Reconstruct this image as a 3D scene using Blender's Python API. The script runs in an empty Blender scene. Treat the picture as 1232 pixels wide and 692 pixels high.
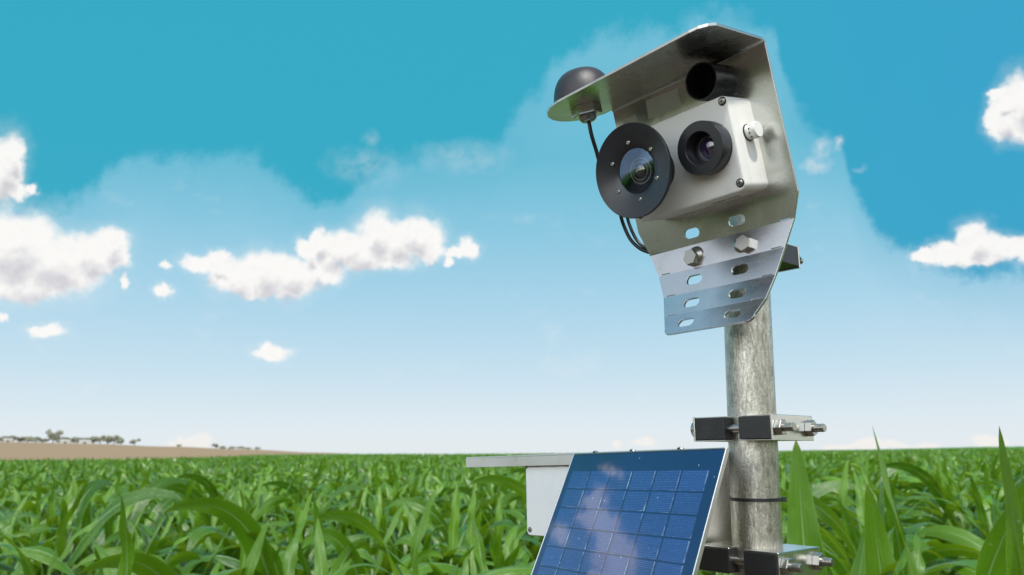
import bpy, bmesh, math, random
import numpy as np
from mathutils import Vector, Matrix
from mathutils.geometry import delaunay_2d_cdt

sc = bpy.context.scene
col = sc.collection
R = math.radians
EYE = 1.75                      # camera height above the ground, metres

# ------------------------------------------------------------------ camera
FPX, ROLL, HOR = 930.0, R(-0.2), 544.898      # focal length in px of a 1232 px wide picture, roll, horizon row
PITCH = math.atan((HOR - 346) / FPX)
cF = Vector((0, math.cos(PITCH), math.sin(PITCH)))
cR0 = Vector((1, 0, 0)); cU0 = cR0.cross(cF)
cR = math.cos(ROLL) * cR0 + math.sin(ROLL) * cU0
cU = -math.sin(ROLL) * cR0 + math.cos(ROLL) * cU0
cam_d = bpy.data.cameras.new('camera'); cam = bpy.data.objects.new('camera', cam_d); col.objects.link(cam)
cam.matrix_world = Matrix.Translation((0, 0, EYE)) @ Matrix((cR, cU, -cF)).transposed().to_4x4()
cam_d.sensor_width = 36; cam_d.lens = 36 * FPX / 1232
cam_d.clip_start = 0.02; cam_d.clip_end = 9000
cam_d.dof.use_dof = True; cam_d.dof.focus_distance = 0.86; cam_d.dof.aperture_fstop = 8.0
cam_d.dof.aperture_blades = 7
sc.camera = cam
def pix_dir(x, y):              # direction in the world of a pixel of the photograph
    return (cF + cR * ((x - 616) / FPX) - cU * ((y - 346) / FPX)).normalized()
def azel(x, y):
    d = pix_dir(x, y); return math.atan2(d.x, d.y), math.asin(d.z)

# ------------------------------------------------------------------ colour management
sc.view_settings.view_transform = 'Standard'; sc.view_settings.look = 'None'
sc.view_settings.exposure = 0.0; sc.view_settings.gamma = 1.0
sc.view_settings.use_curve_mapping = False
sc.render.engine = 'CYCLES'
sc.cycles.max_bounces = 8; sc.cycles.transparent_max_bounces = 12
sc.cycles.use_denoising = True
sc.cycles.sample_clamp_indirect = 6

# ------------------------------------------------------------------ sun
SUN_EL, SUN_AZ = R(58), R(166)          # azimuth clockwise from the viewing direction (+Y)
sun_d = bpy.data.lights.new('sun', 'SUN'); sun_d.energy = 4.0; sun_d.angle = R(4); sun_d.color = (1, .96, .89)
sun = bpy.data.objects.new('sun', sun_d); col.objects.link(sun)
sdir = Vector((math.sin(SUN_AZ) * math.cos(SUN_EL), math.cos(SUN_AZ) * math.cos(SUN_EL), math.sin(SUN_EL)))
sun.rotation_euler = sdir.to_track_quat('Z', 'Y').to_euler(); sun.location = (0, 0, 30)

# ------------------------------------------------------------------ node helper
class NT:
    def __init__(s, tree): s.t = tree; s.n = tree.nodes; s.l = tree.links
    def new(s, kind, **kw):
        nd = s.n.new(kind)
        for k, v in kw.items(): setattr(nd, k, v)
        return nd
    def put(s, sock, v):
        if isinstance(v, bpy.types.NodeSocket): s.l.new(v, sock)
        elif v is not None:
            try: sock.default_value = v
            except Exception: sock.default_value = (*v, 1)
    def math(s, op, a, b=None, c=None, clamp=False):
        nd = s.new('ShaderNodeMath', operation=op, use_clamp=clamp)
        for i, v in enumerate((a, b, c)):
            if v is not None: s.put(nd.inputs[i], v)
        return nd.outputs[0]
    def vmath(s, op, a, b=None, out=0, scale=None):
        nd = s.new('ShaderNodeVectorMath', operation=op)
        s.put(nd.inputs[0], a)
        if b is not None: s.put(nd.inputs[1], b)
        if scale is not None: s.put(nd.inputs['Scale'], scale)
        return nd.outputs[out]
    def step(s, v, a, b, ta=0.0, tb=1.0):
        nd = s.new('ShaderNodeMapRange', interpolation_type='SMOOTHSTEP')
        s.put(nd.inputs[0], v)
        for i, x in enumerate((a, b, ta, tb)): s.put(nd.inputs[i + 1], x)
        return nd.outputs[0]
    def lin(s, v, a, b, ta=0.0, tb=1.0):
        nd = s.new('ShaderNodeMapRange'); s.put(nd.inputs[0], v)
        for i, x in enumerate((a, b, ta, tb)): s.put(nd.inputs[i + 1], x)
        return nd.outputs[0]
    def mix(s, f, a, b, mode='MIX'):
        nd = s.new('ShaderNodeMix', data_type='RGBA', blend_type=mode)
        s.put(nd.inputs[0], f)
        for i, v in ((6, a), (7, b)):
            if isinstance(v, bpy.types.NodeSocket): s.l.new(v, nd.inputs[i])
            else: nd.inputs[i].default_value = (v[0], v[1], v[2], 1)
        return nd.outputs[2]
    def noise(s, vec, scale, detail=4, rough=.5, dist=0.0, out=0):
        nd = s.new('ShaderNodeTexNoise'); s.put(nd.inputs['Vector'], vec)
        nd.inputs['Scale'].default_value = scale; nd.inputs['Detail'].default_value = detail
        nd.inputs['Roughness'].default_value = rough; nd.inputs['Distortion'].default_value = dist
        return nd.outputs[out]
    def ramp(s, v, stops):
        nd = s.new('ShaderNodeValToRGB'); s.put(nd.inputs[0], v)
        e = nd.color_ramp.elements
        while len(e) > 1: e.remove(e[-1])
        e[0].position = stops[0][0]; e[0].color = (*stops[0][1], 1)
        for p, c in stops[1:]:
            x = e.new(p); x.color = (*c, 1)
        return nd.outputs[0]
    def mapping(s, vec, scale):
        nd = s.new('ShaderNodeMapping'); s.put(nd.inputs[0], vec); nd.inputs['Scale'].default_value = scale
        return nd.outputs[0]
def lin(r, g, b):
    f = lambda c: c / 255 / 12.92 if c / 255 <= .04045 else ((c / 255 + .055) / 1.055) ** 2.4
    return (f(r), f(g), f(b))

# ------------------------------------------------------------------ sky
world = bpy.data.worlds.new('World'); sc.world = world; world.use_nodes = True
W = NT(world.node_tree); W.n.clear()
tc = W.new('ShaderNodeTexCoord').outputs['Generated']
sep = W.new('ShaderNodeSeparateXYZ'); W.l.new(tc, sep.inputs[0])
az = W.math('ARCTAN2', sep.outputs[0], sep.outputs[1]); el = W.math('ARCSINE', sep.outputs[2])
# wide pale sky below, deep turquoise above, with a ragged border of thin veil cloud
EL1 = R(60)
elf = W.math('DIVIDE', el, EL1, clamp=True)
pale = W.ramp(elf, [(0.0, lin(232, 239, 243)), (.03, lin(226, 237, 244)), (.10, lin(199, 226, 241)), (.18, lin(172, 215, 236)),
                    (.27, lin(140, 203, 227)), (.36, lin(108, 191, 216)), (.48, lin(122, 196, 221)), (1, lin(105, 170, 210))])
deep_l = W.mix(W.step(az, R(8), R(34)), lin(53, 173, 200), lin(56, 166, 204))
bpts = [(-60, 250), (0, 246), (60, 246), (110, 232), (132, 200), (170, 190), (230, 196), (300, 190), (340, 214), (372, 240), (410, 240), (440, 222),
        (470, 196), (530, 188), (580, 178), (615, 150), (650, 110), (680, 70), (730, 48), (800, 36), (870, 20), (930, 50), (950, 110), (975, 150),
        (1010, 175), (1022, 220), (1045, 262), (1090, 300), (1160, 322), (1232, 330), (1300, 330)]
bc = W.new('ShaderNodeFloatCurve'); cm = bc.mapping; cv = cm.curves[0]
AZ0, AZ1, ELR = R(-60), R(60), R(60)
pts = sorted(((azel(x, y)[0] - AZ0) / (AZ1 - AZ0), azel(x, y)[1] / ELR) for x, y in bpts)
pts = [(0, .42)] + pts + [(1, .4)]
while len(cv.points) < len(pts): cv.points.new(.5, .5)
for p, (a, b) in zip(cv.points, pts): p.location = (a, b)
cm.update(); bc.inputs[0].default_value = 1
W.l.new(W.lin(az, AZ0, AZ1), bc.inputs[1])
nz = W.noise(tc, 22, 7, .62)
nz2 = W.noise(tc, 150, 5, .7)
dev = W.math('SUBTRACT', el, W.math('MULTIPLY', bc.outputs[0], ELR))
dev = W.math('ADD', dev, W.math('MULTIPLY', W.math('SUBTRACT', nz, .5), .085))
dev = W.math('ADD', dev, W.math('MULTIPLY', W.math('SUBTRACT', nz2, .5), .02))
dmask = W.math('ADD', W.math('MULTIPLY', W.step(dev, -.016, .018), .78), W.math('MULTIPLY', W.step(dev, -.10, .02), .22))
dmask = W.math('MULTIPLY', dmask, W.step(el, R(46), R(40)))
azabs = W.math('ABSOLUTE', az)
dmask = W.math('MULTIPLY', dmask, W.step(azabs, R(84), R(72)))
sky = W.mix(dmask, pale, deep_l)
# the hemisphere behind and above the camera: milky sky, brightened as added fill light
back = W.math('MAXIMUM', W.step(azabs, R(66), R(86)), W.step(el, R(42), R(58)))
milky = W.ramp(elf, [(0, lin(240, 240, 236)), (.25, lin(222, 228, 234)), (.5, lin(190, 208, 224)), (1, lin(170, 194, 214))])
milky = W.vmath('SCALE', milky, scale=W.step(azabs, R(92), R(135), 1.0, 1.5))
milky = W.vmath('SCALE', milky, scale=W.math('ADD', 1.0, W.math('MULTIPLY', W.math('MULTIPLY', W.step(az, R(-98), R(-118)), W.step(el, R(62), R(35))), 1.2)))  # extra fill glow added left behind the camera, for the housing front
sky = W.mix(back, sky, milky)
# physical sky mixed in
ns = W.new('ShaderNodeTexSky', sky_type='NISHITA'); ns.sun_disc = False
ns.sun_elevation = SUN_EL; ns.sun_rotation = SUN_AZ
nis = W.vmath('SCALE', ns.outputs[0], scale=.10)
sky = W.mix(.06, sky, nis)
# clouds: clusters of puffs given by their place in the sky
CL = [  # x, y, rx, ry in pixels of the photograph
 (4,205,26,42),(14,182,16,16),(20,228,16,14),(40,229,9,7),
 (20,300,62,44),(70,318,58,38),(30,338,62,24),(112,306,34,26),(135,292,24,20),(140,306,20,16),(148,338,5,11),
 (194,348,12,8),(198,319,8,6),(57,399,24,8),(45,396,14,6),(0,384,6,6),(327,424,22,8),(322,421,12,8),
 (245,318,27,10),(263,313,16,9),(284,333,36,20),(320,330,38,26),(345,342,30,20),(310,345,40,14),(350,330,44,20),(385,325,30,16),
 (372,300,16,14),(385,290,10,16),(405,300,36,18),(430,302,48,22),(455,285,26,30),(480,292,36,22),(500,285,32,26),(515,300,20,16),(450,312,50,14),
 (563,300,16,12),(545,304,12,8),(538,316,5,8),
 (1205,142,18,26),(1225,125,26,34),(1240,150,40,20),(1204,112,12,7),
 (1172,288,22,22),(1140,304,34,13),(1110,306,16,8),(1190,298,34,16),(1222,300,34,14),(1175,310,60,9),

 (235,531,20,7),(225,534,26,5),(742,531,9,4),(775,531,15,5),(1042,535,20,6),(1068,537,26,5),(1110,538,18,4),(1180,530,13,8),(1195,535,18,6),(1010,538,20,4),
]
def blob_px(x, y, rx, ry):
    a, e = azel(x, y); a2, _ = azel(x + rx, y); _, e2 = azel(x, y - ry)
    return a, e, abs(a2 - a), abs(e2 - e)
BL = [blob_px(x, y, rx * (1.12 if rx > 10 else 1.0), ry * (1.18 if rx > 10 else 1.0)) for x, y, rx, ry in CL]
# clouds mirrored by the solar panel (seen low in the sky on the left, outside the picture)
for a, e, ra, re in [(-60.8,23.2,2.1,1.7),(-58.6,24.0,1.7,1.3),(-57.2,25.0,.8,1.1),(-56.6,27.4,.9,.5),(-61.7,21.2,1.3,1.3),(-57.2,21.6,1.0,.8)]:
    BL.append((R(a), R(e), R(ra), R(re)))
rngw = random.Random(5)
for k in range(11):             # more clouds round the rest of the sky
    a0 = R(rngw.choice([-1, 1]) * rngw.uniform(72, 178)); e0 = R(rngw.uniform(7, 46)); s0 = R(rngw.uniform(4, 9))
    for j in range(2):
        BL.append((a0 + rngw.uniform(-1, 1) * s0, e0 + rngw.uniform(-.2, .2) * s0, s0 * rngw.uniform(.7, 1.3), s0 * rngw.uniform(.3, .5)))
g = bpy.data.node_groups.new('puffs', 'ShaderNodeTree')
g.interface.new_socket('P', in_out='INPUT', socket_type='NodeSocketVector')
g.interface.new_socket('F', in_out='OUTPUT', socket_type='NodeSocketFloat')
G = NT(g); gi = G.new('NodeGroupInput'); go = G.new('NodeGroupOutput')
acc = None
for a, e, ra, re in BL:
    d = G.vmath('MULTIPLY', G.vmath('SUBTRACT', gi.outputs[0], (a, e, 0)), (1 / ra, 1 / re, 0))
    f = G.math('SUBTRACT', 1.0, G.vmath('LENGTH', d, out=1))
    acc = f if acc is None else G.math('SMOOTH_MAX', acc, f, .12)
G.l.new(acc, go.inputs[0])
cmb = W.new('ShaderNodeCombineXYZ'); W.l.new(az, cmb.inputs[0]); W.l.new(el, cmb.inputs[1])
warp = W.noise(tc, 34, 6, .6, out=1)
warp = W.vmath('MULTIPLY', W.vmath('SUBTRACT', warp, (.5, .5, .5)), (.032, .028, 0))
warp2 = W.vmath('MULTIPLY', W.vmath('SUBTRACT', W.noise(tc, 110, 4, .6, out=1), (.5, .5, .5)), (.006, .006, 0))
P = W.vmath('ADD', W.vmath('ADD', cmb.outputs[0], warp), warp2)
def puff(vec):
    nd = W.new('ShaderNodeGroup'); nd.node_tree = g; W.l.new(vec, nd.inputs[0]); return nd.outputs[0]
F0 = puff(P); F1 = puff(W.vmath('ADD', P, (-.004, .020, 0)))
fine = W.noise(tc, 75, 6, .62)
F0n = W.math('ADD', F0, W.math('MULTIPLY', W.math('SUBTRACT', fine, .5), .34))
alpha = W.math('ADD', W.math('MULTIPLY', W.step(F0n, -.06, .38), .84), W.math('MULTIPLY', W.step(F0n, -.55, .25), .16))
shade = W.step(W.math('SUBTRACT', F1, W.math('MULTIPLY', fine, .45)), .12, .80)
rel = W.noise(W.vmath('ADD', tc, (.003, .0, -.006)), 75, 6, .62)
shade = W.math('ADD', shade, W.math('MULTIPLY', W.math('SUBTRACT', rel, fine), .6), clamp=True)
ccol = W.mix(shade, lin(253, 251, 248), lin(212, 209, 214))
ccol = W.vmath('SCALE', ccol, scale=W.step(azabs, R(44), R(52), 1.0, 1.9))
hz = W.step(el, R(6), R(1)); ccol = W.mix(W.math('MULTIPLY', hz, .6), ccol, lin(236, 234, 230))
sky = W.mix(W.math('MULTIPLY', alpha, .97), sky, ccol)
# faint wisps where the veil is thin
wisp = W.step(W.noise(W.mapping(tc, (1, 1, 1.6)), 9, 9, .66), .56, .78)
wisp = W.math('MULTIPLY', wisp, W.math('MULTIPLY', W.math('SUBTRACT', 1.0, dmask), .28))
sky = W.mix(wisp, sky, lin(236, 240, 240))
veil = None
for x, y, rx, ry in [(990,178,15,17),(985,198,24,12),(1008,172,9,10),(1034,203,14,5),(446,166,16,12),(440,200,60,30),(560,190,70,25)]:
    a_, e_, ra_, re_ = blob_px(x, y, rx, ry)
    dd = W.vmath('MULTIPLY', W.vmath('SUBTRACT', P, (a_, e_, 0)), (1 / ra_, 1 / re_, 0))
    f_ = W.math('MULTIPLY', W.math('SUBTRACT', 1.0, W.vmath('LENGTH', dd, out=1), clamp=True), .85 if 900 < x < 1030 and rx < 30 else .3)
    veil = f_ if veil is None else W.math('MAXIMUM', veil, f_)
sky = W.mix(W.math('MULTIPLY', veil, W.lin(fine, .35, .65, .2, 1.0)), sky, lin(238, 238, 242))
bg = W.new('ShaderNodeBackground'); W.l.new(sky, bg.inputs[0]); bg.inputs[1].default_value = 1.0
wo = W.new('ShaderNodeOutputWorld'); W.l.new(bg.outputs[0], wo.inputs[0])
world.cycles.sampling_method = 'MANUAL'; world.cycles.sample_map_resolution = 512

# ------------------------------------------------------------------ materials
def material(name):
    m = bpy.data.materials.new(name); m.use_nodes = True
    n = NT(m.node_tree); b = m.node_tree.nodes['Principled BSDF']
    return m, n, b
def bump(n, b, h, strength=.3, dist=.001):
    bp = n.new('ShaderNodeBump'); bp.inputs['Strength'].default_value = strength; bp.inputs['Distance'].default_value = dist
    n.put(bp.inputs['Height'], h); n.l.new(bp.outputs[0], b.inputs['Normal'])
def obco(n): return n.new('ShaderNodeTexCoord').outputs['Object']
def simple(name, c, rough=.5, metal=0.0, spec=.5, var=.06, scale=60, bumpy=.15, dirt=0.0):
    m, n, b = material(name); co = obco(n)
    v = n.noise(co, scale, 5, .6)
    cc_ = n.mix(v, [x * (1 - var) for x in c], [min(1, x * (1 + var)) for x in c])
    if dirt:
        sm_ = n.step(n.noise(n.mapping(co, (1, .45, 1)), 38, 6, .72, .5), .50, .78)
        sp_ = n.step(n.noise(co, 420, 3, .8), .66, .74)
        cc_ = n.mix(n.math('MULTIPLY', sm_, dirt), cc_, [x * .58 for x in (c[0], c[1] * .97, c[2] * .86)])
        cc_ = n.mix(n.math('MULTIPLY', sp_, dirt), cc_, [x * .5 for x in c])
    n.put(b.inputs['Base Color'], cc_)
    n.put(b.inputs['Roughness'], n.lin(n.noise(co, scale * 2.3, 4, .6), .3, .7, rough * .85, min(1, rough * 1.15)))
    b.inputs['Metallic'].default_value = metal; b.inputs['Specular IOR Level'].default_value = spec
    if bumpy: bump(n, b, n.noise(co, scale * 12, 3, .6), bumpy, .0006)
    return m
def stainless(name, c=(.56, .545, .50), rough=.24, stain=.25):
    m, n, b = material(name); co = obco(n)
    brush = n.noise(n.mapping(co, (3, 260, 260)), 6, 3, .5)
    blot = n.noise(co, 14, 6, .62, .6); dirt = n.noise(co, 55, 5, .7)
    base = n.mix(n.step(blot, .42, .75), c, [x * (1 - stain) for x in c])
    base = n.mix(n.math('MULTIPLY', n.step(dirt, .58, .85), .45), base, (.34, .31, .26))
    n.put(b.inputs['Base Color'], base); b.inputs['Metallic'].default_value = 1
    rr = n.math('ADD', n.lin(blot, .3, .75, rough * .8, rough * 1.45), n.math('MULTIPLY', brush, .05))
    n.put(b.inputs['Roughness'], rr)
    bump(n, b, n.math('ADD', n.math('MULTIPLY', brush, .3), n.noise(co, 9, 2)), .06, .0010)
    return m
M = {}
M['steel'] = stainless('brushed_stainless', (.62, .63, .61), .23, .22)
M['steel_facet'] = stainless('brushed_stainless_lower', (.68, .68, .70), .21, .18)  # same sheet steel, paler and bluer: reflected sky put into its colour
M['bright_steel'] = stainless('clean_stainless', (.66, .65, .62), .22, .1)
M['bolt'] = stainless('bolt_steel', (.46, .455, .42), .24, .2)
M['housing'] = simple('light_grey_cast_housing', (.76, .755, .72), .40, 0, .5, .04, 22, .05, .42)
M['white_box'] = simple('white_plastic', (.90, .90, .88), .4, 0, .5, .02, 20, .05, .12)
M['black_anod'] = simple('black_anodised_aluminium', (.020, .021, .026), .33, 0, .6, .12, 30, .02)
M['black_tube'] = simple('black_tube_paint', (.016, .017, .022), .30, 0, .5, .10, 30, 0)
M['matt_black'] = simple('matt_black', (.006, .006, .008), .55, 0, .4, .2, 60, .1)
M['rubber'] = simple('black_rubber', (.018, .018, .019), .42, 0, .5, .2, 40, .5)
M['dome'] = simple('black_plastic_dome', (.022, .018, .022), .38, 0, .5, .15, 160, .35)
M['cable'] = simple('black_cable', (.012, .012, .014), .35, 0, .5, .1, 80, .1)
M['alu'] = stainless('aluminium_frame', (.86, .85, .82), .42, .1)
M['panel_frame'] = stainless('panel_frame_aluminium', (.58, .57, .55), .36, .12)
M['sticker_pale'] = simple('clear_label', (.80, .85, .78), .6, 0, .5, .12, 60, .1)
def galvanised():
    m, n, b = material('galvanised_steel'); co = obco(n)
    st = n.noise(n.mapping(co, (1, 1, .22)), 340, 6, .72, .3)
    sp = n.noise(n.mapping(co, (1, 1, .8)), 560, 4, .85, .8)
    bl = n.noise(n.mapping(co, (1, 1, .3)), 30, 5, .65, .8)
    vo = n.new('ShaderNodeTexVoronoi'); n.l.new(n.mapping(co, (1, 1, .5)), vo.inputs[0]); vo.inputs['Scale'].default_value = 260
    vs = n.new('ShaderNodeSeparateColor'); n.l.new(vo.outputs['Color'], vs.inputs[0])
    k = n.math('ADD', n.math('MULTIPLY', st, .52), n.math('MULTIPLY', sp, .42))
    k = n.math('ADD', k, n.math('MULTIPLY', vs.outputs[0], .05))
    k = n.math('ADD', k, n.math('MULTIPLY', n.math('SUBTRACT', bl, .5), .12))
    c = n.ramp(k, [(.34, (.15, .14, .11)), (.42, (.31, .295, .245)), (.50, (.46, .44, .38)), (.60, (.64, .62, .55)), (.75, (.90, .90, .88))])
    c = n.mix(n.math('MULTIPLY', n.step(bl, .56, .72), .30), c, (.34, .26, .16))
    n.put(b.inputs['Base Color'], c); b.inputs['Metallic'].default_value = .9
    n.put(b.inputs['Roughness'], n.lin(k, .33, .65, .38, .20))
    bump(n, b, k, .55, .0012)
    return m
M['galv'] = galvanised()
def glass_lens(name, tint):
    m, n, b = material(name)
    b.inputs['Base Color'].default_value = (*tint, 1); b.inputs['Roughness'].default_value = .03
    b.inputs['Metallic'].default_value = 0; b.inputs['Specular IOR Level'].default_value = 1
    b.inputs['Coat Weight'].default_value = 1; b.inputs['Coat Roughness'].default_value = .01; b.inputs['Coat IOR'].default_value = 1.9
    b.inputs['Coat Tint'].default_value = (.8, .8, 1, 1)
    return m
M['lens'] = glass_lens('coated_lens', (.035, .02, .05))
M['lens_red'] = glass_lens('red_inner_element', (.22, .02, .02))
def window_glass():
    m, n, b = material('window_glass')
    b.inputs['Base Color'].default_value = (1, 1, 1, 1); b.inputs['Transmission Weight'].default_value = 1
    b.inputs['Roughness'].default_value = 0; b.inputs['IOR'].default_value = 1.95; b.inputs['Specular Tint'].default_value = (.35, .60, 1, 1)  # blue specular tint stands in for blue sky reflected in the glass
    return m
M['glass'] = window_glass()

def panel_mat():
    m, n, b = material('solar_cells'); co = obco(n)
    s = n.new('ShaderNodeSeparateXYZ'); n.l.new(co, s.inputs[0])
    X, Y = s.outputs[0], s.outputs[1]                      # x: 0..-.246 leftwards, y: 0..-h down, metres
    cx_ = n.math('DIVIDE', n.math('ADD', X, .2345), .03683); cy_ = n.math('DIVIDE', n.math('SUBTRACT', -.0215, Y), .0224)
    fx = n.math('FRACT', cx_); fy = n.math('FRACT', cy_)
    inx = n.math('MULTIPLY', n.math('GREATER_THAN', cx_, 0), n.math('LESS_THAN', cx_, 6))
    iny = n.math('MULTIPLY', n.math('GREATER_THAN', cy_, 0), n.math('LESS_THAN', cy_, 10))
    ins = n.math('MULTIPLY', inx, iny)
    ex = n.math('MINIMUM', fx, n.math('SUBTRACT', 1, fx)); ey = n.math('MINIMUM', fy, n.math('SUBTRACT', 1, fy))
    cell = n.math('MULTIPLY', n.math('GREATER_THAN', ex, .035), n.math('GREATER_THAN', ey, .045))
    cell = n.math('MULTIPLY', cell, ins)
    fing = n.math('SINE', n.math('MULTIPLY', fy, 6.2832 * 13)); fing = n.step(fing, .3, .95)
    fnz = n.noise(n.mapping(co, (40, 900, 1)), 1.0, 3); fing = n.math('MULTIPLY', fing, n.lin(fnz, .3, .7, .35, 1.0))
    icx = n.math('FLOOR', cx_); icy = n.math('FLOOR', cy_)
    cc = n.new('ShaderNodeCombineXYZ'); n.l.new(icx, cc.inputs[0]); n.l.new(icy, cc.inputs[1])
    wn = n.new('ShaderNodeTexWhiteNoise'); wn.noise_dimensions = '2D'; n.l.new(cc.outputs[0], wn.inputs[0])
    blue = n.mix(wn.outputs[0], lin(10, 29, 82), lin(17, 41, 100))
    grain = n.new('ShaderNodeTexVoronoi'); n.l.new(co, grain.inputs[0]); grain.inputs['Scale'].default_value = 420
    blue = n.mix(n.math('MULTIPLY', grain.outputs[0], .25), blue, lin(58, 100, 165))
    blue = n.mix(n.math('MULTIPLY', fing, .38), blue, lin(96, 130, 180))
    backc = n.mix(n.noise(co, 30, 3), lin(6, 22, 66), lin(10, 32, 82))
    c = n.mix(cell, backc, blue)
    # silvery contact edge on the right side of each cell, patchy
    edge = n.math('MULTIPLY', n.math('GREATER_THAN', fx, .925), n.math('LESS_THAN', fx, .968)); edge = n.math('MULTIPLY', edge, n.math('MULTIPLY', ins, n.math('GREATER_THAN', ey, .06)))
    edge = n.math('MULTIPLY', edge, n.lin(n.noise(co, 38, 4, .7), .45, .66, .0, .6))
    edge2 = n.math('MULTIPLY', n.math('GREATER_THAN', fy, .935), n.math('MULTIPLY', ins, n.math('LESS_THAN', fy, .965)))
    edge2 = n.math('MULTIPLY', edge2, n.lin(n.noise(co, 45, 4, .7), .50, .70, .0, .4))
    c = n.mix(n.math('MAXIMUM', edge, edge2), c, lin(160, 182, 208))
    dust = n.new('ShaderNodeTexVoronoi'); n.l.new(co, dust.inputs[0]); dust.inputs['Scale'].default_value = 70
    c = n.mix(n.step(dust.outputs[0], .05, .03), c, lin(170, 190, 205))
    n.put(b.inputs['Base Color'], c); b.inputs['Roughness'].default_value = .35
    b.inputs['Coat Weight'].default_value = 1; b.inputs['Coat Roughness'].default_value = .035; b.inputs['Coat IOR'].default_value = 1.6
    bp = n.new('ShaderNodeBump'); bp.inputs['Strength'].default_value = .5; bp.inputs['Distance'].default_value = .0016
    hh = n.math('ADD', n.math('MULTIPLY', n.noise(co, 18, 2, .4), .30), n.math('MULTIPLY', cell, .06))
    n.put(bp.inputs['Height'], hh); n.l.new(bp.outputs[0], b.inputs['Coat Normal'])
    return m
M['cells'] = panel_mat()

# ------------------------------------------------------------------ objects: helpers
def link_mesh(name, bm, mat, parent=None, smooth=35, mats=None):
    me = bpy.data.meshes.new(name); bm.normal_update(); bm.to_mesh(me); bm.free()
    for m_ in (mats or [mat]): me.materials.append(m_)
    o = bpy.data.objects.new(name, me); col.objects.link(o)
    if parent is not None: o.parent = parent
    if smooth:
        me.shade_smooth(); me.set_sharp_from_angle(angle=R(smooth))
    return o
def tag(o, label=None, cat=None, group=None, kind=None):
    if label: o['label'] = label
    if cat: o['category'] = cat
    if group: o['group'] = group
    if kind: o['kind'] = kind
    return o
def thing(name, mat4, label, cat, group=None):
    o = bpy.data.objects.new(name, None); col.objects.link(o); o.matrix_world = mat4; o.empty_display_size = .05
    return tag(o, label, cat, group)
def frame(x, y, z, loc):
    return Matrix.Translation(loc) @ Matrix((x, y, z)).transposed().to_4x4()
def add_box(bm, lo, hi, bev=0.0, seg=2):
    lo, hi = Vector(lo), Vector(hi); c = (lo + hi) / 2; s = hi - lo
    r = bmesh.ops.create_cube(bm, size=1, matrix=Matrix.Translation(c) @ Matrix.Diagonal((s.x, s.y, s.z, 1)))
    if bev:
        es = list({e for v in r['verts'] for e in v.link_edges})
        bmesh.ops.bevel(bm, geom=es, offset=bev, segments=seg, affect='EDGES', profile=.5)
def axis_mat(c, d):
    return Matrix.Translation(c) @ Vector(d).normalized().to_track_quat('Z', 'Y').to_matrix().to_4x4()
def add_lathe(bm, c, d, prof, seg=48, rot=0.0):
    """prof: list of (radius, height along d) from c"""
    mt = axis_mat(c, d); rings = []
    for r, h in prof:
        if r <= 1e-6: rings.append([bm.verts.new(mt @ Vector((0, 0, h)))])
        else: rings.append([bm.verts.new(mt @ Vector((r * math.cos(2 * math.pi * k / seg + rot), r * math.sin(2 * math.pi * k / seg + rot), h))) for k in range(seg)])
    for a, b in zip(rings, rings[1:]):
        for k in range(seg):
            k2 = (k + 1) % seg
            vs = [a[k % len(a)], a[k2 % len(a)], b[k2 % len(b)], b[k % len(b)]]
            vs = list(dict.fromkeys(vs))
            if len(vs) >= 3:
                try: bm.faces.new(vs)
                except ValueError: pass
def add_tube(bm, pts, rad, seg=12):
    pts = [Vector(p) for p in pts]; rings = []
    up = Vector((.3, .2, 1)).normalized()
    for i, p in enumerate(pts):
        t = (pts[min(i + 1, len(pts) - 1)] - pts[max(i - 1, 0)]).normalized()
        a = t.cross(up).normalized(); b_ = t.cross(a)
        r = rad[i] if isinstance(rad, (list, tuple)) else rad
        rings.append([bm.verts.new(p + r * (math.cos(2 * math.pi * k / seg) * a + math.sin(2 * math.pi * k / seg) * b_)) for k in range(seg)])
    for a, b_ in zip(rings, rings[1:]):
        for k in range(seg): bm.faces.new((a[k], a[(k + 1) % seg], b_[(k + 1) % seg], b_[k]))
    bm.faces.new(rings[0]); bm.faces.new(rings[-1])
def spline(ctrl, n=12):
    c = [Vector(p) for p in ctrl]; c = [2 * c[0] - c[1]] + c + [2 * c[-1] - c[-2]]; out = []
    for i in range(1, len(c) - 2):
        for k in range(n):
            t = k / n; p0, p1, p2, p3 = c[i - 1], c[i], c[i + 1], c[i + 2]
            out.append(.5 * ((2 * p1) + (p2 - p0) * t + (2 * p0 - 5 * p1 + 4 * p2 - p3) * t * t + (3 * p1 - p0 - 3 * p2 + p3) * t ** 3))
    out.append(c[-2]); return out
def slot_pts(cx, cy, L, H, n=7):          # stadium outline, L along x
    r = H / 2; h = L / 2 - r; out = []
    for k in range(n + 1):
        a = -math.pi / 2 + math.pi * k / n; out.append((cx + h + r * math.cos(a), cy + r * math.sin(a)))
    for k in range(n + 1):
        a = math.pi / 2 + math.pi * k / n; out.append((cx - h + r * math.cos(a), cy + r * math.sin(a)))
    return out
def add_sheet(bm, outline, holes, to3d):
    """flat polygon with holes, mapped to space"""
    verts = []; edges = []; loops = [outline] + holes
    for lp in loops:
        s = len(verts); verts += [Vector(p) for p in lp]
        edges += [(s + i, s + (i + 1) % len(lp)) for i in range(len(lp))]
    v2, e2, f2, *_ = delaunay_2d_cdt(verts, edges, [], 0, 1e-7)
    def inside(p, lp):
        c = False; j = len(lp) - 1
        for i in range(len(lp)):
            (xi, yi), (xj, yj) = lp[i], lp[j]
            if (yi > p[1]) != (yj > p[1]) and p[0] < (xj - xi) * (p[1] - yi) / (yj - yi) + xi: c = not c
            j = i
        return c
    bv = [bm.verts.new(to3d(p[0], p[1])) for p in v2]
    for f in f2:
        c = sum((v2[i] for i in f), Vector((0, 0))) / len(f)
        if inside(c, outline) and not any(inside(c, h) for h in holes):
            bm.faces.new([bv[i] for i in f])
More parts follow.
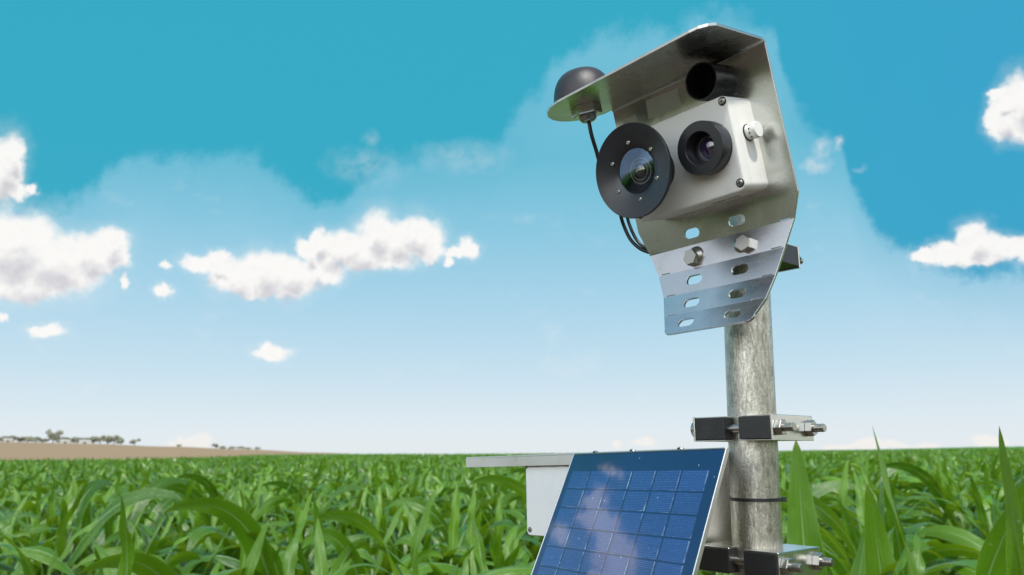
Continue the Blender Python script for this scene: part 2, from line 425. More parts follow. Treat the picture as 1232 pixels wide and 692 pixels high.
def hex_prof(bm, c, d, af, h, rot=0.0, chamfer=.12):
    r = af / math.sqrt(3)
    add_lathe(bm, c, d, [(0, 0), (r, 0), (r, h * (1 - chamfer)), (r * .90, h), (0, h)], 6, rot)
def add_thread(bm, c, d, r, L, pitch=.0015, seg=20):
    prof = [(0, 0)]; n = int(L / pitch); h = 0
    for k in range(n): prof += [(r, h), (r, h + pitch * .35), (r * .86, h + pitch * .6), (r * .86, h + pitch * .8)]; h += pitch
    prof += [(r * .9, L), (0, L)]
    add_lathe(bm, c, d, prof, seg)

# ------------------------------------------------------------------ ground
def polar(rs, azs, zf, name, mat, smooth=True):
    bm = bmesh.new(); grid = []
    for r in rs: grid.append([bm.verts.new((r * math.sin(a), r * math.cos(a), zf(r, a))) for a in azs])
    for i in range(len(rs) - 1):
        for j in range(len(azs) - 1): bm.faces.new((grid[i][j], grid[i][j + 1], grid[i + 1][j + 1], grid[i + 1][j]))
    return link_mesh(name, bm, mat, None, 0)
RG, RB = 230.0, 640.0           # far edge of the green field, crest of the bare hill
def interp(x, pts):
    if x <= pts[0][0]: return pts[0][1]
    for (a, b), (c, d) in zip(pts, pts[1:]):
        if x <= c:
            t = (x - a) / (c - a); t = t * t * (3 - 2 * t); return b + (d - b) * t
    return pts[-1][1]
def elev(pl):                   # list of photo pixels -> (azimuth, tan elevation)
    return [(azel(x, y)[0], math.tan(azel(x, y)[1]) / 1.0) for x, y in pl]
GE = elev([(-300, 562), (0, 556), (150, 554), (230, 551), (330, 546.5), (420, 545.8), (560, 545.8), (700, 545), (900, 542.5), (1000, 541), (1232, 537), (1500, 534)])
BE = elev([(-300, 528), (0, 532), (100, 534), (200, 537.5), (300, 541), (380, 544.5), (470, 548), (560, 553), (1500, 560)])
CAN = 1.5
def gz(r, a):                   # ground height
    zg = EYE + RG * interp(a, GE) - CAN
    t = min(1, max(0, (r - 12) / (RG - 12))); t = t * t * (3 - 2 * t) if t < 1 else 1
    z = zg * t
    if r > RG:
        zb = EYE + RB * interp(a, BE)
        t2 = min(1, (r - RG) / (RB - RG)); z = zg + (zb - zg) * (1 - (1 - t2) ** 1.6)
        if r > RB: z = zb - (r - RB) * .02
        z = max(z, -40)
    return z
m, n, b = material('soil'); co = obco(n)
soilc = n.mix(n.noise(co, 3, 6, .65), (.045, .030, .018), (.11, .078, .05))
sand = n.mix(n.noise(n.mapping(co, (.05, .5, .05)), .35, 5, .6), (.20, .135, .072), (.29, .198, .110))
geo = n.vmath('LENGTH', co, out=1)
n.put(b.inputs['Base Color'], n.mix(n.step(geo, RG - 6, RG + 4), soilc, sand)); b.inputs['Roughness'].default_value = .95
bump(n, b, n.noise(co, 9, 6, .7), .6, .05)
azs = [R(-180 + 3 * k) for k in range(121)]
rs = [0.0001, 1, 3, 6, 12, 20, 35, 55, 80, 110, 140, 170, 200, RG - 2, RG + 2, 260, 320, 380, 450, 520, 580, RB, RB + 40, 760, 1000, 1600, 3200]
azf = [R(-180 + 1.0 * k) for k in range(361)]
tag(polar(rs, azf, lambda r, a: gz(r, a), 'ground', m), kind='structure')

# ------------------------------------------------------------------ corn
def corn_mat():
    m, n, b = material('corn_leaf')
    uv = n.new('ShaderNodeUVMap'); uv.uv_map = 'UVMap'
    s = n.new('ShaderNodeSeparateXYZ'); n.l.new(uv.outputs[0], s.inputs[0])
    gm = n.new('ShaderNodeNewGeometry'); rnd = gm.outputs['Random Per Island']
    x = n.math('ABSOLUTE', n.math('SUBTRACT', s.outputs[0], .5))
    w = n.lin(s.outputs[1], 0, 1, .060, .02)
    mid = n.step(x, n.math('MULTIPLY', w, 1.4), n.math('MULTIPLY', w, .5))
    mid = n.math('MULTIPLY', mid, n.step(s.outputs[1], .97, .55))
    cmb = n.new('ShaderNodeCombineXYZ'); n.l.new(n.math('MULTIPLY', s.outputs[0], 34), cmb.inputs[0]); n.l.new(n.math('MULTIPLY', s.outputs[1], 3), cmb.inputs[1]); n.l.new(n.math('MULTIPLY', rnd, 50), cmb.inputs[2])
    vein = n.noise(cmb.outputs[0], 1, 4, .6)
    c = n.mix(n.math('POWER', rnd, 1.3), (.012, .068, .002), (.130, .290, .007))
    c = n.mix(n.step(vein, .42, .78), c, (.100, .235, .008))
    patch = n.noise(gm.outputs['Position'], 14, 5, .65)
    c = n.mix(n.math('MULTIPLY', n.step(patch, .58, .78), .45), c, (.17, .31, .02))
    edge = n.step(x, .455, .5); big = n.noise(gm.outputs['Position'], .9, 3, .6)
    c = n.mix(n.math('MULTIPLY', n.step(big, .45, .7), .35), c, (.15, .29, .006))
    spots = n.new('ShaderNodeTexVoronoi'); n.l.new(gm.outputs['Position'], spots.inputs[0]); spots.inputs['Scale'].default_value = 42
    c = n.mix(n.math('MULTIPLY', n.step(spots.outputs[0], .16, .08), n.step(n.noise(gm.outputs['Position'], 5, 3), .54, .66)), c, (.42, .44, .26))
    c = n.mix(n.math('MULTIPLY', edge, .5), c, (.22, .33, .08))
    c = n.mix(n.math('MULTIPLY', mid, .75), c, (.27, .38, .15))
    tip = n.step(s.outputs[1], .955, 1.0); c = n.mix(n.math('MULTIPLY', tip, n.step(rnd, .35, .8)), c, (.24, .17, .07))
    n.put(b.inputs['Base Color'], c)
    n.put(b.inputs['Roughness'], n.lin(patch, .3, .7, .24, .34)); b.inputs['Specular IOR Level'].default_value = .72; b.inputs['IOR'].default_value = 1.45
    bump(n, b, n.math('ADD', vein, n.math('MULTIPLY', mid, -.8)), .6, .004)
    tr = n.new('ShaderNodeBsdfTranslucent'); n.l.new(n.mix(.5, c, (.22, .42, .03), 'ADD') if False else n.mix(.6, c, (.38, .62, .01)), tr.inputs[0])
    ms = n.new('ShaderNodeMixShader'); ms.inputs[0].default_value = .27
    n.l.new(b.outputs[0], ms.inputs[1]); n.l.new(tr.outputs[0], ms.inputs[2])
    n.l.new(ms.outputs[0], m.node_tree.nodes['Material Output'].inputs[0])
    return m
M['corn'] = corn_mat()
M['stalk'] = simple('corn_stalk', (.13, .22, .055), .5, 0, .4, .2, 20, .2)

def leaf_arrays(base, phi, e0, drop, L, Wd, segs, across, twist=0.0, wave=.010, pw=1.5, fold=.42, seed=0, side=0.0):
    """one corn leaf blade: returns verts (n,3), quads, uvs per vert"""
    rg = np.random.default_rng(seed); s = np.linspace(0, 1, segs + 1)
    e = e0 - drop * s ** pw
    ph = phi + side * s ** 2
    ds = L / segs
    dx = np.cos(e) * np.cos(ph); dy = np.cos(e) * np.sin(ph); dz = np.sin(e)
    em = lambda a: np.concatenate([[0], np.cumsum((a[:-1] + a[1:]) / 2 * ds)])
    px, py, pz = base[0] + em(dx), base[1] + em(dy), base[2] + em(dz)
    T = np.stack([dx, dy, dz], 1)
    S = np.stack([-np.sin(ph), np.cos(ph), 0 * ph], 1)
    N = np.cross(T, S) * -1; N = np.where(N[:, 2:3] < -9, -N, N)
    tw = twist * s + .12 * np.sin(s * 7 + rg.uniform(0, 6))
    S2 = S * np.cos(tw)[:, None] + N * np.sin(tw)[:, None]; N2 = N * np.cos(tw)[:, None] - S * np.sin(tw)[:, None]
    w = (s + .05) ** .30 * (1 - s) ** .62 * (1 + .25 * np.sin(s * 3.1)); w = Wd * .5 * w / w.max(); w[0] = max(w[0], Wd * .2)
    fo = fold * (1 - .75 * s)
    us = np.linspace(-1, 1, across + 1); V = []; UV = []
    p1, p2 = rg.uniform(0, 6, 2); f1, f2 = rg.uniform(9, 16, 2)
    for u in us:
        a = abs(u); wl = wave * a ** 1.5 * np.sin(s * (f1 if u < 0 else f2) + (p1 if u < 0 else p2)) * np.sin(np.pi * np.clip(s * 1.1, 0, 1))
        off = S2 * (u * w * np.cos(fo))[:, None] + N2 * (a * w * np.sin(fo) + wl)[:, None]
        V.append(np.stack([px, py, pz], 1) + off); UV.append(np.stack([np.full(segs + 1, (u + 1) / 2), s], 1))
    V = np.stack(V, 1).reshape(-1, 3); UV = np.stack(UV, 1).reshape(-1, 2)
    k = across + 1; F = [(i * k + j, i * k + j + 1, (i + 1) * k + j + 1, (i + 1) * k + j) for i in range(segs) for j in range(across)]
    return V, np.array(F), UV
def arrays_mesh(name, parts, mats, uvname='UVMap', matidx=None):
    V = np.concatenate([p[0] for p in parts]); UV = np.concatenate([p[2] for p in parts])
    offs = np.cumsum([0] + [len(p[0]) for p in parts[:-1]])
    F = np.concatenate([p[1] + o for p, o in zip(parts, offs)])
    return raw_mesh(name, V, F, UV, mats, matidx)
def raw_mesh(name, V, F, UV, mats, matidx=None):
    me = bpy.data.meshes.new(name)
    me.vertices.add(len(V)); me.vertices.foreach_set('co', V.astype(np.float32).ravel())
    me.loops.add(len(F) * 4); me.loops.foreach_set('vertex_index', F.astype(np.int32).ravel())
    me.polygons.add(len(F)); me.polygons.foreach_set('loop_start', np.arange(0, len(F) * 4, 4, dtype=np.int32))
    me.polygons.foreach_set('loop_total', np.full(len(F), 4, dtype=np.int32))
    uvl = me.uv_layers.new(name='UVMap'); uvl.data.foreach_set('uv', UV[F.ravel()].astype(np.float32).ravel())
    for m_ in mats: me.materials.append(m_)
    if matidx is not None: me.polygons.foreach_set('material_index', matidx.astype(np.int32))
    me.polygons.foreach_set('use_smooth', np.ones(len(F), dtype=bool))
    me.update(); me.validate(); return me
def plant_leaves(rg, lod, H=1.0):
    """leaf list of one plant about 1.5 m tall (canopy), local coordinates"""
    segs, across = [(18, 4), (7, 2), (4, 1)][lod]
    z0s = [np.linspace(.42, 1.18, 10), np.linspace(.62, 1.18, 8), np.array([.8, .92, 1.03, 1.12, 1.18])][lod]
    out = []; ph0 = rg.uniform(0, 2 * np.pi)
    nL = len(z0s)
    for i, z in enumerate(z0s):
        t = (z - .42) / .76
        phi = ph0 + np.pi * (i % 2) + rg.normal(0, .35)
        if i >= nL - 2:     # whorl: upright young leaves
            e0 = R(rg.uniform(66, 88)); drop = R(rg.uniform(20, 110)); L = rg.uniform(.30, .48); Wd = rg.uniform(.045, .065)
        else:
            e0 = R(rg.uniform(50, 76)); drop = R(rg.uniform(85, 165)); L = rg.uniform(.58, .90); Wd = rg.uniform(.075, .112)
        if lod == 2: Wd *= 1.25
        out.append(leaf_arrays((rg.normal(0, .008), rg.normal(0, .008), z), phi, e0, drop, L, Wd, segs, across,
                               twist=rg.normal(0, 1.0), wave=rg.uniform(.006, .018), pw=rg.uniform(1.2, 2.2), seed=int(rg.integers(1e6)), side=rg.normal(0, .45)))
    return out
def stalk_bm(h=1.2):
    bm = bmesh.new(); pts = [(0.004 * math.sin(k * 1.7), .004 * math.cos(k * 2.1), h * k / 10) for k in range(11)]
    add_tube(bm, pts, [.014 - .0008 * k for k in range(11)], 8); return bm

ROW_A = R(24); rowd = Vector((math.sin(ROW_A), math.cos(ROW_A))); rown = Vector((rowd.y, -rowd.x))
PX, PY = .2525, .8292
rngp = np.random.default_rng(11)
spots = []
NR = 150
I, J = np.meshgrid(np.arange(-NR, NR), np.arange(-90, 520), indexing='ij')
X = I * .72 * rown.x + J * .215 * rowd.x; Y = I * .72 * rown.y + J * .215 * rowd.y
X = X + rngp.normal(0, .05, X.shape); Y = Y + rngp.normal(0, .05, Y.shape)
D = np.hypot(X, Y); A = np.arctan2(X, Y)
dmin = np.where(A > .15, 1.75, np.where(A > -.12, 2.1, 2.45 + .4 * np.clip(-A - .2, 0, 1)))
ok = (((np.abs(A) < R(40)) & (D > dmin) & (D < 95)) | ((np.abs(A) >= R(40)) & (D > np.where(A < 0, 10.5, 3.0)) & (D < 15))) & (np.hypot(X - PX, Y - PY) > .75)
X, Y, D, A = X[ok], Y[ok], D[ok], A[ok]
order = np.argsort(D); X, Y, D, A = X[order], Y[order], D[order], A[order]
inview = np.abs(A) < R(37.5)

def hgt(x, y, a, d):
    s = 1.0 + .05 * np.clip((a - .1) / .3, 0, 1) - .03 * np.clip(-a / .4, 0, 1)
    return s
# prototypes of near plants: stalk part + one mesh per leaf
protos = []
for k in range(9):
    rg = np.random.default_rng(100 + k); lv = plant_leaves(rg, 0)
    lmeshes = [arrays_mesh('leaf', [l], [M['corn']]) for l in lv]
    whole = arrays_mesh('foliage', lv, [M['corn']])
    protos.append((lmeshes, whole))
sb = stalk_bm(); sme = bpy.data.meshes.new('stalk'); sb.to_mesh(sme); sb.free(); sme.materials.append(M['stalk']); sme.shade_smooth()
near = [i for i in range(len(D)) if inview[i]][:296]
nearset = set(near)
for c, i in enumerate(near):
    lm, wh = protos[int(rngp.integers(len(protos)))]
    p = bpy.data.objects.new('corn_plant', None); col.objects.link(p); p.empty_display_size = .05
    p.location = (X[i], Y[i], gz(D[i], A[i])); p.rotation_euler = (rngp.normal(0, .03), rngp.normal(0, .03), rngp.uniform(0, 6.283))
    s = hgt(X[i], Y[i], A[i], D[i]) * rngp.uniform(.93, 1.06); p.scale = (s, s, s)
    tag(p, 'green corn plant with arching leaves, one of many alike in the field front', 'corn plant', 'corn plants in the front of the field')
    st = bpy.data.objects.new('stalk', sme); col.objects.link(st); st.parent = p
    if c < 60:
        for me in lm:
            lo = bpy.data.objects.new('leaf', me); col.objects.link(lo); lo.parent = p
    else:
        lo = bpy.data.objects.new('foliage', wh); col.objects.link(lo); lo.parent = p
# bespoke tall plants close on the right
def hero(px, dist, specs, label, hs=1.0, seed=0):
    d = pix_dir(px, 545); a = math.atan2(d.x, d.y)
    p = bpy.data.objects.new('corn_plant', None); col.objects.link(p); p.location = (dist * math.sin(a), dist * math.cos(a), 0)
    tag(p, label, 'corn plant')
    st = bpy.data.objects.new('stalk', sme); col.objects.link(st); st.parent = p
    for k, (z, phd, e0, drop, L, Wd, tw, pw) in enumerate(specs):
        # phd: azimuth in degrees clockwise from away-from-camera; 90 = to the right
        phi = math.pi / 2 - R(phd) - a
        me = arrays_mesh('leaf', [leaf_arrays((0, 0, z), phi, R(e0), R(drop), L, Wd, 26, 6, tw, .013, pw, .38, seed * 20 + k, tw * .5)], [M['corn']])
        lo = bpy.data.objects.new('leaf', me); col.objects.link(lo); lo.parent = p
    return p
hero(958, 1.95, [(1.18, 172, 87, -4, .60, .088, .25, 1), (1.1, 300, 60, 70, .52, .09, .5, 1.5), (1.12, 75, 50, 95, .66, .095, .4, 1.4), (1.2, 100, 62, 120, .62, .085, -.3, 1.5), (.9, 200, 60, 90, .6, .08, .2, 1.4)],
     'corn plant right beside the pole with one broad upright leaf', seed=1)
hero(1046, 1.78, [(1.12, 195, 95, 16, .57, .080, -.45, 1.2), (1.15, 262, 40, 45, .46, .085, .3, 1.2), (1.16, 70, 58, 120, .66, .09, -.4, 1.5), (1.05, 60, 66, 40, .55, .085, .7, 1.3), (.95, 120, 50, 60, .6, .09, .2, 1.4), (1.0, 330, 70, 80, .6, .09, .4, 1.4)],
     'corn plant with a broad upright leaf, midway between pole and right edge', seed=2)
hero(1100, 1.95, [(1.12, 120, 78, 22, .68, .085, .9, 1.2), (1.22, 300, 84, 8, .60, .038, -.5, 1.2), (1.2, 85, 52, 120, .72, .10, .3, 1.6), (1.16, 275, 50, 110, .66, .10, -.4, 1.6), (1.1, 180, 70, 110, .6, .11, .3, 1.4), (.95, 270, 60, 60, .6, .09, .2, 1.4)],
     'tall corn plant right of the pole, its thin leaf tip rising above the horizon', seed=3)
hero(1222, 1.7, [(1.2, 200, 84, 4, .60, .042, .6, 1.2), (1.14, 270, 52, 110, .66, .095, .5, 1.5), (1.1, 255, 34, 30, .60, .10, .3, 1.4), (1.15, 100, 70, 60, .5, .08, .2, 1.4), (.9, 180, 60, 90, .5, .09, .1, 1.4)],
     'tall corn plant at the right edge with a narrow leaf standing above the horizon', seed=4)
hero(1188, 1.5, [(1.02, 290, 74, 75, .44, .105, -.5, 1.3), (.98, 80, 45, 60, .5, .10, .3, 1.4), (1.06, 275, 40, 70, .50, .09, .3, 1.4)],
     'near corn plant in the lower right corner with a hooked leaf', seed=5)
# the rest of the field as one mesh
libs = [[plant_leaves(np.random.default_rng(300 + k), 1) for k in range(10)], [plant_leaves(np.random.default_rng(400 + k), 2) for k in range(8)]]
libs = [[(np.concatenate([p[0] for p in pl]), np.concatenate([p[1] + o for p, o in zip(pl, np.cumsum([0] + [len(q[0]) for q in pl[:-1]]))]), np.concatenate([p[2] for p in pl])) for pl in lb] for lb in libs]
Vs, Fs, Us = [], [], []; off = 0
for i in range(len(D)):
    if i in nearset: continue
    lod = 0 if D[i] < 26 and abs(A[i]) < R(45) else 1
    if D[i] > 45 and i % 2: continue
    V, F, U = libs[lod][int(rngp.integers(len(libs[lod])))]
    s = hgt(X[i], Y[i], A[i], D[i]) * rngp.uniform(.92, 1.07) * (1.0 if D[i] < 45 else 1.12); t = rngp.uniform(0, 6.283); c_, s_ = math.cos(t), math.sin(t)
    w = 1.0 if D[i] < 45 else 1.3
    Q = np.stack([(V[:, 0] * c_ - V[:, 1] * s_) * s * w + X[i], (V[:, 0] * s_ + V[:, 1] * c_) * s * w + Y[i], V[:, 2] * min(s, 1.08) + gz(D[i], A[i])], 1).astype(np.float32)
    Vs.append(Q); Fs.append((F + off).astype(np.int32)); Us.append(U.astype(np.float32)); off += len(V)
# closed canopy beyond, as a bumpy sheet
ra = np.concatenate([np.arange(75, 110, .8), np.arange(110, RG, 2.4)]); aa = np.radians(np.arange(-46, 46, .22))
RR_, AA_ = np.meshgrid(ra, aa, indexing='ij')
ZZ = np.array([[gz(r, a) for a in aa] for r in ra]) + CAN - .25 + rngp.uniform(-.16, .20, RR_.shape)
ZZ[0] -= .6
CV = np.stack([(RR_ * np.sin(AA_)).ravel(), (RR_ * np.cos(AA_)).ravel(), ZZ.ravel()], 1)
na = len(aa); ii, jj = np.meshgrid(np.arange(len(ra) - 1), np.arange(na - 1), indexing='ij'); q0 = (ii * na + jj).ravel()
CFc = np.stack([q0, q0 + 1, q0 + na + 1, q0 + na], 1)
nf = sum(len(f) for f in Fs)
Vs.append(CV.astype(np.float32)); Fs.append((CFc + off).astype(np.int32)); Us.append(np.full((len(CV), 2), .3, dtype=np.float32)); off += len(CV)
rb = np.concatenate([np.arange(13.5, 40, .9), np.arange(40, RG, 6.0)]); ab = np.radians(np.arange(45, 316, 1.0))      # beside and behind the camera
RB_, AB_ = np.meshgrid(rb, ab, indexing='ij')
wrap = lambda a: (a + math.pi) % (2 * math.pi) - math.pi
ZB = np.array([[gz(r, wrap(a)) for a in ab] for r in rb]) + 1.2 + rngp.uniform(-.2, .25, RB_.shape)
CB = np.stack([(RB_ * np.sin(AB_)).ravel(), (RB_ * np.cos(AB_)).ravel(), ZB.ravel()], 1)
nb = len(ab); ii, jj = np.meshgrid(np.arange(len(rb) - 1), np.arange(nb - 1), indexing='ij'); q1 = (ii * nb + jj).ravel()
CFb = np.stack([q1, q1 + 1, q1 + nb + 1, q1 + nb], 1)
Vs.append(CB.astype(np.float32)); Fs.append((CFb + off).astype(np.int32)); Us.append(np.full((len(CB), 2), .3, dtype=np.float32))
m, n, b = material('corn_canopy'); gm = n.new('ShaderNodeNewGeometry')
cc = n.mix(n.noise(gm.outputs['Position'], 1.7, 6, .7), (.022, .085, .004), (.115, .235, .010))
cc = n.mix(n.math('MULTIPLY', n.noise(gm.outputs['Position'], .05, 4, .6), .5), cc, (.06, .16, .012))
n.put(b.inputs['Base Color'], cc); b.inputs['Roughness'].default_value = .6
M['canopy'] = m
mi = np.concatenate([np.zeros(nf), np.ones(len(CFc) + len(CFb))])
fm = raw_mesh('cornfield', np.concatenate(Vs), np.concatenate(Fs), np.concatenate(Us), [M['corn'], M['canopy']], mi)
fo = bpy.data.objects.new('cornfield', fm); col.objects.link(fo)
tag(fo, 'wide green cornfield stretching to the horizon', 'cornfield', kind='stuff')
del Vs, Fs, Us

# ------------------------------------------------------------------ trees and farm buildings on the far hill
M['far_leaf'] = simple('far_leaves_hazed', (.27, .28, .20), .8, 0, .2, .45, .8, 0)  # pale leaf colour carries the haze of distance
M['bark'] = simple('bark', (.10, .08, .06), .9, 0, .2, .2, 4, 0)
M['farm_white'] = simple('white_farm_wall', (.62, .61, .58), .7, 0, .3, .03, 2, 0)
M['farm_roof'] = simple('grey_farm_roof', (.40, .38, .36), .7, 0, .3, .08, 2, 0)
M['dark_open'] = simple('dark_opening', (.05, .05, .05), .6, 0, .3, .1, 2, 0)
def far_tree(px, w, h, seed, label, group='trees along the far hill', dist=RB - 8):
    d = pix_dir(px, 535); a = math.atan2(d.x, d.y); rr = random.Random(seed)
    dist += rr.uniform(-8, 8)
    base = Vector((dist * math.sin(a), dist * math.cos(a), gz(dist, a) - .1))
    t = thing('tree', Matrix.Translation(base), label, 'tree', group)
    bm = bmesh.new(); add_tube(bm, [(0, 0, -.2), (.05, 0, h * .3), (.1, .05, h * .75)], [w * .035 + .08, w * .03 + .05, .04], 6)
    for k in range(4):
        an = rr.uniform(0, 6.28); add_tube(bm, [(0.03, 0, h * .3), (math.cos(an) * w * .2, math.sin(an) * w * .2, h * .55), (math.cos(an) * w * .32, math.sin(an) * w * .32, h * .75)], [.1, .07, .03], 5)
    link_mesh('trunk', bm, M['bark'], t)
    V, F = [], []
    cl = [(rr.gauss(0, .26) * w, rr.gauss(0, .26) * w, h * rr.uniform(.35, .86), rr.uniform(.14, .26)) for _ in range(9)]
    for k in range(1300):
        c = rr.choice(cl); q = Vector((rr.gauss(0, 1), rr.gauss(0, 1), rr.gauss(0, .8))).normalized() * rr.random() ** .4
        p = Vector((c[0], c[1], c[2])) + Vector((q.x * c[3] * w, q.y * c[3] * w, q.z * c[3] * h * .9)); p.z = min(max(p.z, h * .12), h)
        s = rr.uniform(.22, .45); u = Vector((rr.gauss(0, 1), rr.gauss(0, 1), rr.gauss(0, 1))).normalized() * s; v = u.orthogonal().normalized() * s
        i = len(V); V += [p - u, p - v, p + u, p + v]; F.append((i, i + 1, i + 2, i + 3))
    me = bpy.data.meshes.new('crown'); me.from_pydata(V, [], F); me.materials.append(M['far_leaf'])
    o = bpy.data.objects.new('crown', me); col.objects.link(o); o.parent = t
rt = random.Random(3)
for px, w, h, lb in [(4, 7, 3.6, 0), (14, 7, 3.8, 0), (23, 7, 3.6, 0), (33, 7, 3.8, 0), (42, 7, 3.6, 0), (51, 7, 3.6, 0), (63.5, 7.5, 9.0, 1), (71, 4, 4.0, 0), (84, 7, 4.0, 0), (93, 7, 4.2, 0),
                     (112, 6, 5.0, 2), (120, 7, 5.8, 2), (129, 7, 5.6, 2), (137, 7, 6.0, 2), (145, 6, 4.6, 2), (162, 5, 5.2, 3),
                     (216, 2.6, 1.6, 4), (260, 4.5, 3.2, 5), (268, 3, 2.0, 5), (280, 3, 1.8, 5), (290, 3.5, 2.2, 5), (298, 3, 1.6, 5), (310, 3.5, 2.0, 5)]:
    lab = ['low bushy tree in the row on the far hill, left of the rounded grove', 'tallest tree on the far hill, standing at the left of the picture',
           'bushy tree of the dense rounded grove on the crest of the far hill', 'thin lone tree just right of the grove on the far hill', 'tiny lone shrub on the bare crest of the far hill',
           'tiny shrub of the short row low on the right end of the far hill'][lb]
    far_tree(px, w * 1.25, h * 1.08, int(px * 7), lab, None if lb in (1, 3, 4) else ['low trees in a row on the far hill', 0, 'trees of the rounded grove', 0, 0, 'tiny shrubs on the hill crest'][lb])
def farm(px, L, Hh, label, dist=RB - 22):
    d = pix_dir(px, 535); a = math.atan2(d.x, d.y); base = Vector((dist * math.sin(a), dist * math.cos(a), gz(dist, a) - .15))
    t = thing('farm_building', Matrix.Translation(base) @ Matrix.Rotation(-a, 4, 'Z'), label, 'building')
    bm = bmesh.new(); add_box(bm, (-L / 2, -2.5, 0), (L / 2, 2.5, Hh)); link_mesh('wall', bm, M['farm_white'], t, 0)
    bm = bmesh.new(); hw = 2.9; vs = [bm.verts.new(p) for p in [(-L / 2 - .3, -hw, Hh), (L / 2 + .3, -hw, Hh), (L / 2 + .3, hw, Hh), (-L / 2 - .3, hw, Hh), (-L / 2 - .3, 0, Hh + 1.1), (L / 2 + .3, 0, Hh + 1.1)]]
    for f in [(0, 1, 5, 4), (2, 3, 4, 5), (0, 4, 3), (1, 2, 5), (0, 3, 2, 1)]: bm.faces.new([vs[i] for i in f])
    link_mesh('roof', bm, M['farm_roof'], t, 0)
    bm = bmesh.new(); add_box(bm, (-.9, -2.53, 0), (.9, -2.503, Hh * .7)); link_mesh('door', bm, M['dark_open'], t, 0)
farm(9, 5, 1.3, 'small white farm building low among the trees at the left edge')
farm(78, 6, 1.4, 'small white farm building between the tallest tree and the next trees')
farm(102, 7, 1.4, 'wide white farm building just left of the rounded grove')

# ------------------------------------------------------------------ the pole
PSI = R(49.7606)
u0 = Vector((math.cos(PSI), -math.sin(PSI), 0)); n0 = -Vector((math.sin(PSI), math.cos(PSI), 0)); z0 = Vector((0, 0, 1))
lean = Vector((.0223, -.0082, 1)).normalized()
def pole_at(z):                 # z relative to the eye
    return Vector((.2525 + .0223 * z, .8292 - .0082 * z, EYE + z))
bm = bmesh.new(); base = pole_at(-EYE - .3); top = pole_at(.262)
add_lathe(bm, (0, 0, 0), (0, 0, 1), [(.0215, -.3 + 1.0), (.0215, 2.0), (.0215, (top - base).length), (.0243, (top - base).length), (.025, (top - base).length - .0008), (.025, 1.9), (.025, 1.5), (.025, 0), (0, 0)], 72)
po = link_mesh('steel_pole', bm, M['galv'])
zl = lean; xl = Vector((1, 0, 0)); yl = zl.cross(xl).normalized(); xl = yl.cross(zl)
po.matrix_world = frame(xl, yl, zl, base)
tag(po, 'mottled galvanised steel pole carrying the camera and the solar panel', 'pole')

def nut(parent, c, d, af=.0125, h=.0075, rot=.3):
    bm = bmesh.new(); hex_prof(bm, c, d, af, h, rot); return link_mesh('nut', bm, M['bolt'], parent, 25)
def clamp(mat4, label, bottom=True):
    """local x: bolt direction; y: along the jaws; z up. Origin at pole axis, centre of the clamp"""
    t = thing('pole_clamp', mat4, label, 'clamp', )
    for s in (-1, 1):
        # jaw: metal strap outside, rubber block with a V towards the pole
        bm = bmesh.new(); h = .0112
        xs = [(.0085, -.038), (.0448, -.038), (.0448, .038), (.0085, .038), (.0085, .024), (.0222, 0.0), (.0085, -.024)]
        V0 = [bm.verts.new((s * x, y, -h)) for x, y in xs]; V1 = [bm.verts.new((s * x, y, h)) for x, y in xs]
        nn = len(xs)
        for k in range(nn): bm.faces.new((V0[k], V0[(k + 1) % nn], V1[(k + 1) % nn], V1[k]))
        for Vx in (V0, V1):
            for tri in ((0, 1, 6), (1, 5, 6), (1, 2, 5), (2, 4, 5), (2, 3, 4)): bm.faces.new([Vx[i] for i in tri])
        bmesh.ops.recalc_face_normals(bm, faces=bm.faces)
        j = link_mesh('jaw', bm, M['rubber'], t, 0)
        bv = j.modifiers.new('b', 'BEVEL'); bv.width = .0008; bv.segments = 2; bv.limit_method = 'ANGLE'
        # steel channel: outer web with top and bottom flanges
        bm = bmesh.new()
        add_box(bm, (min(s * .0451, s * .0473), -.0385, -h - .0015), (max(s * .0451, s * .0473), .0385, h + .0015), .0004, 1)
        add_box(bm, (min(s * .009, s * .0449), -.0365, h + .0002), (max(s * .009, s * .0449), .0380, h + .0013), .0003, 1)
        if bottom: add_box(bm, (min(s * .009, s * .0449), -.0365, -h - .0013), (max(s * .009, s * .0449), .0380, -h - .0002), .0003, 1)
        # keep the flanges off the pole: cut by a cylinder
        c = link_mesh('channel', bm, M['bright_steel'], t, 30)
    for y in (-.0288, .0288):
        bm = bmesh.new()
        add_lathe(bm, (-.0475, y, 0), (1, 0, 0), [(0, 0), (.0042, 0), (.0042, .096), (0, .096)], 20)
        add_thread(bm, (.0545, y, 0), (1, 0, 0), .0042, .0108)
        add_lathe(bm, (-.0475, y, 0), (-1, 0, 0), [(.0098, 0), (.0098, .0012), (.0090, .0036), (.0065, .0058), (.0032, .0068), (0, .0070)], 24)
        b_ = link_mesh('bolt', bm, M['bolt'], t, 25)
        nut(b_, (.0476, y, 0), (1, 0, 0), .0146, .0066, .2 + y * 5)
    return t
def cm_(zc): return frame(u0, -n0, z0, pole_at(zc)) @ Matrix.Identity(4)
# x = u0, y = -n0 (away from the viewer's left), z up
clamp(cm_(.0238), 'upper black and steel clamp on the pole, above the blue panel')
clamp(cm_(-.1065), 'lower black and steel clamp on the pole, at the bottom edge beside the blue panel')

# cable tie
bm = bmesh.new(); c = pole_at(-.0475)
add_lathe(bm, (0, 0, 0), (0, 0, 1), [(.0251, -.0018), (.0266, -.0016), (.0266, .0016), (.0251, .0018), (.0251, -.0018)], 60)
ta = R(-38); add_box(bm, (.0262, -.003, -.0026), (.0305, .0028, .0026), .0005, 1)
ct = link_mesh('cable_tie', bm, M['cable']); ct.matrix_world = Matrix.Translation(c) @ Matrix.Rotation(R(-17), 4, 'Z')
tag(ct, 'thin black cable tie around the pole between the two clamps', 'cable tie')

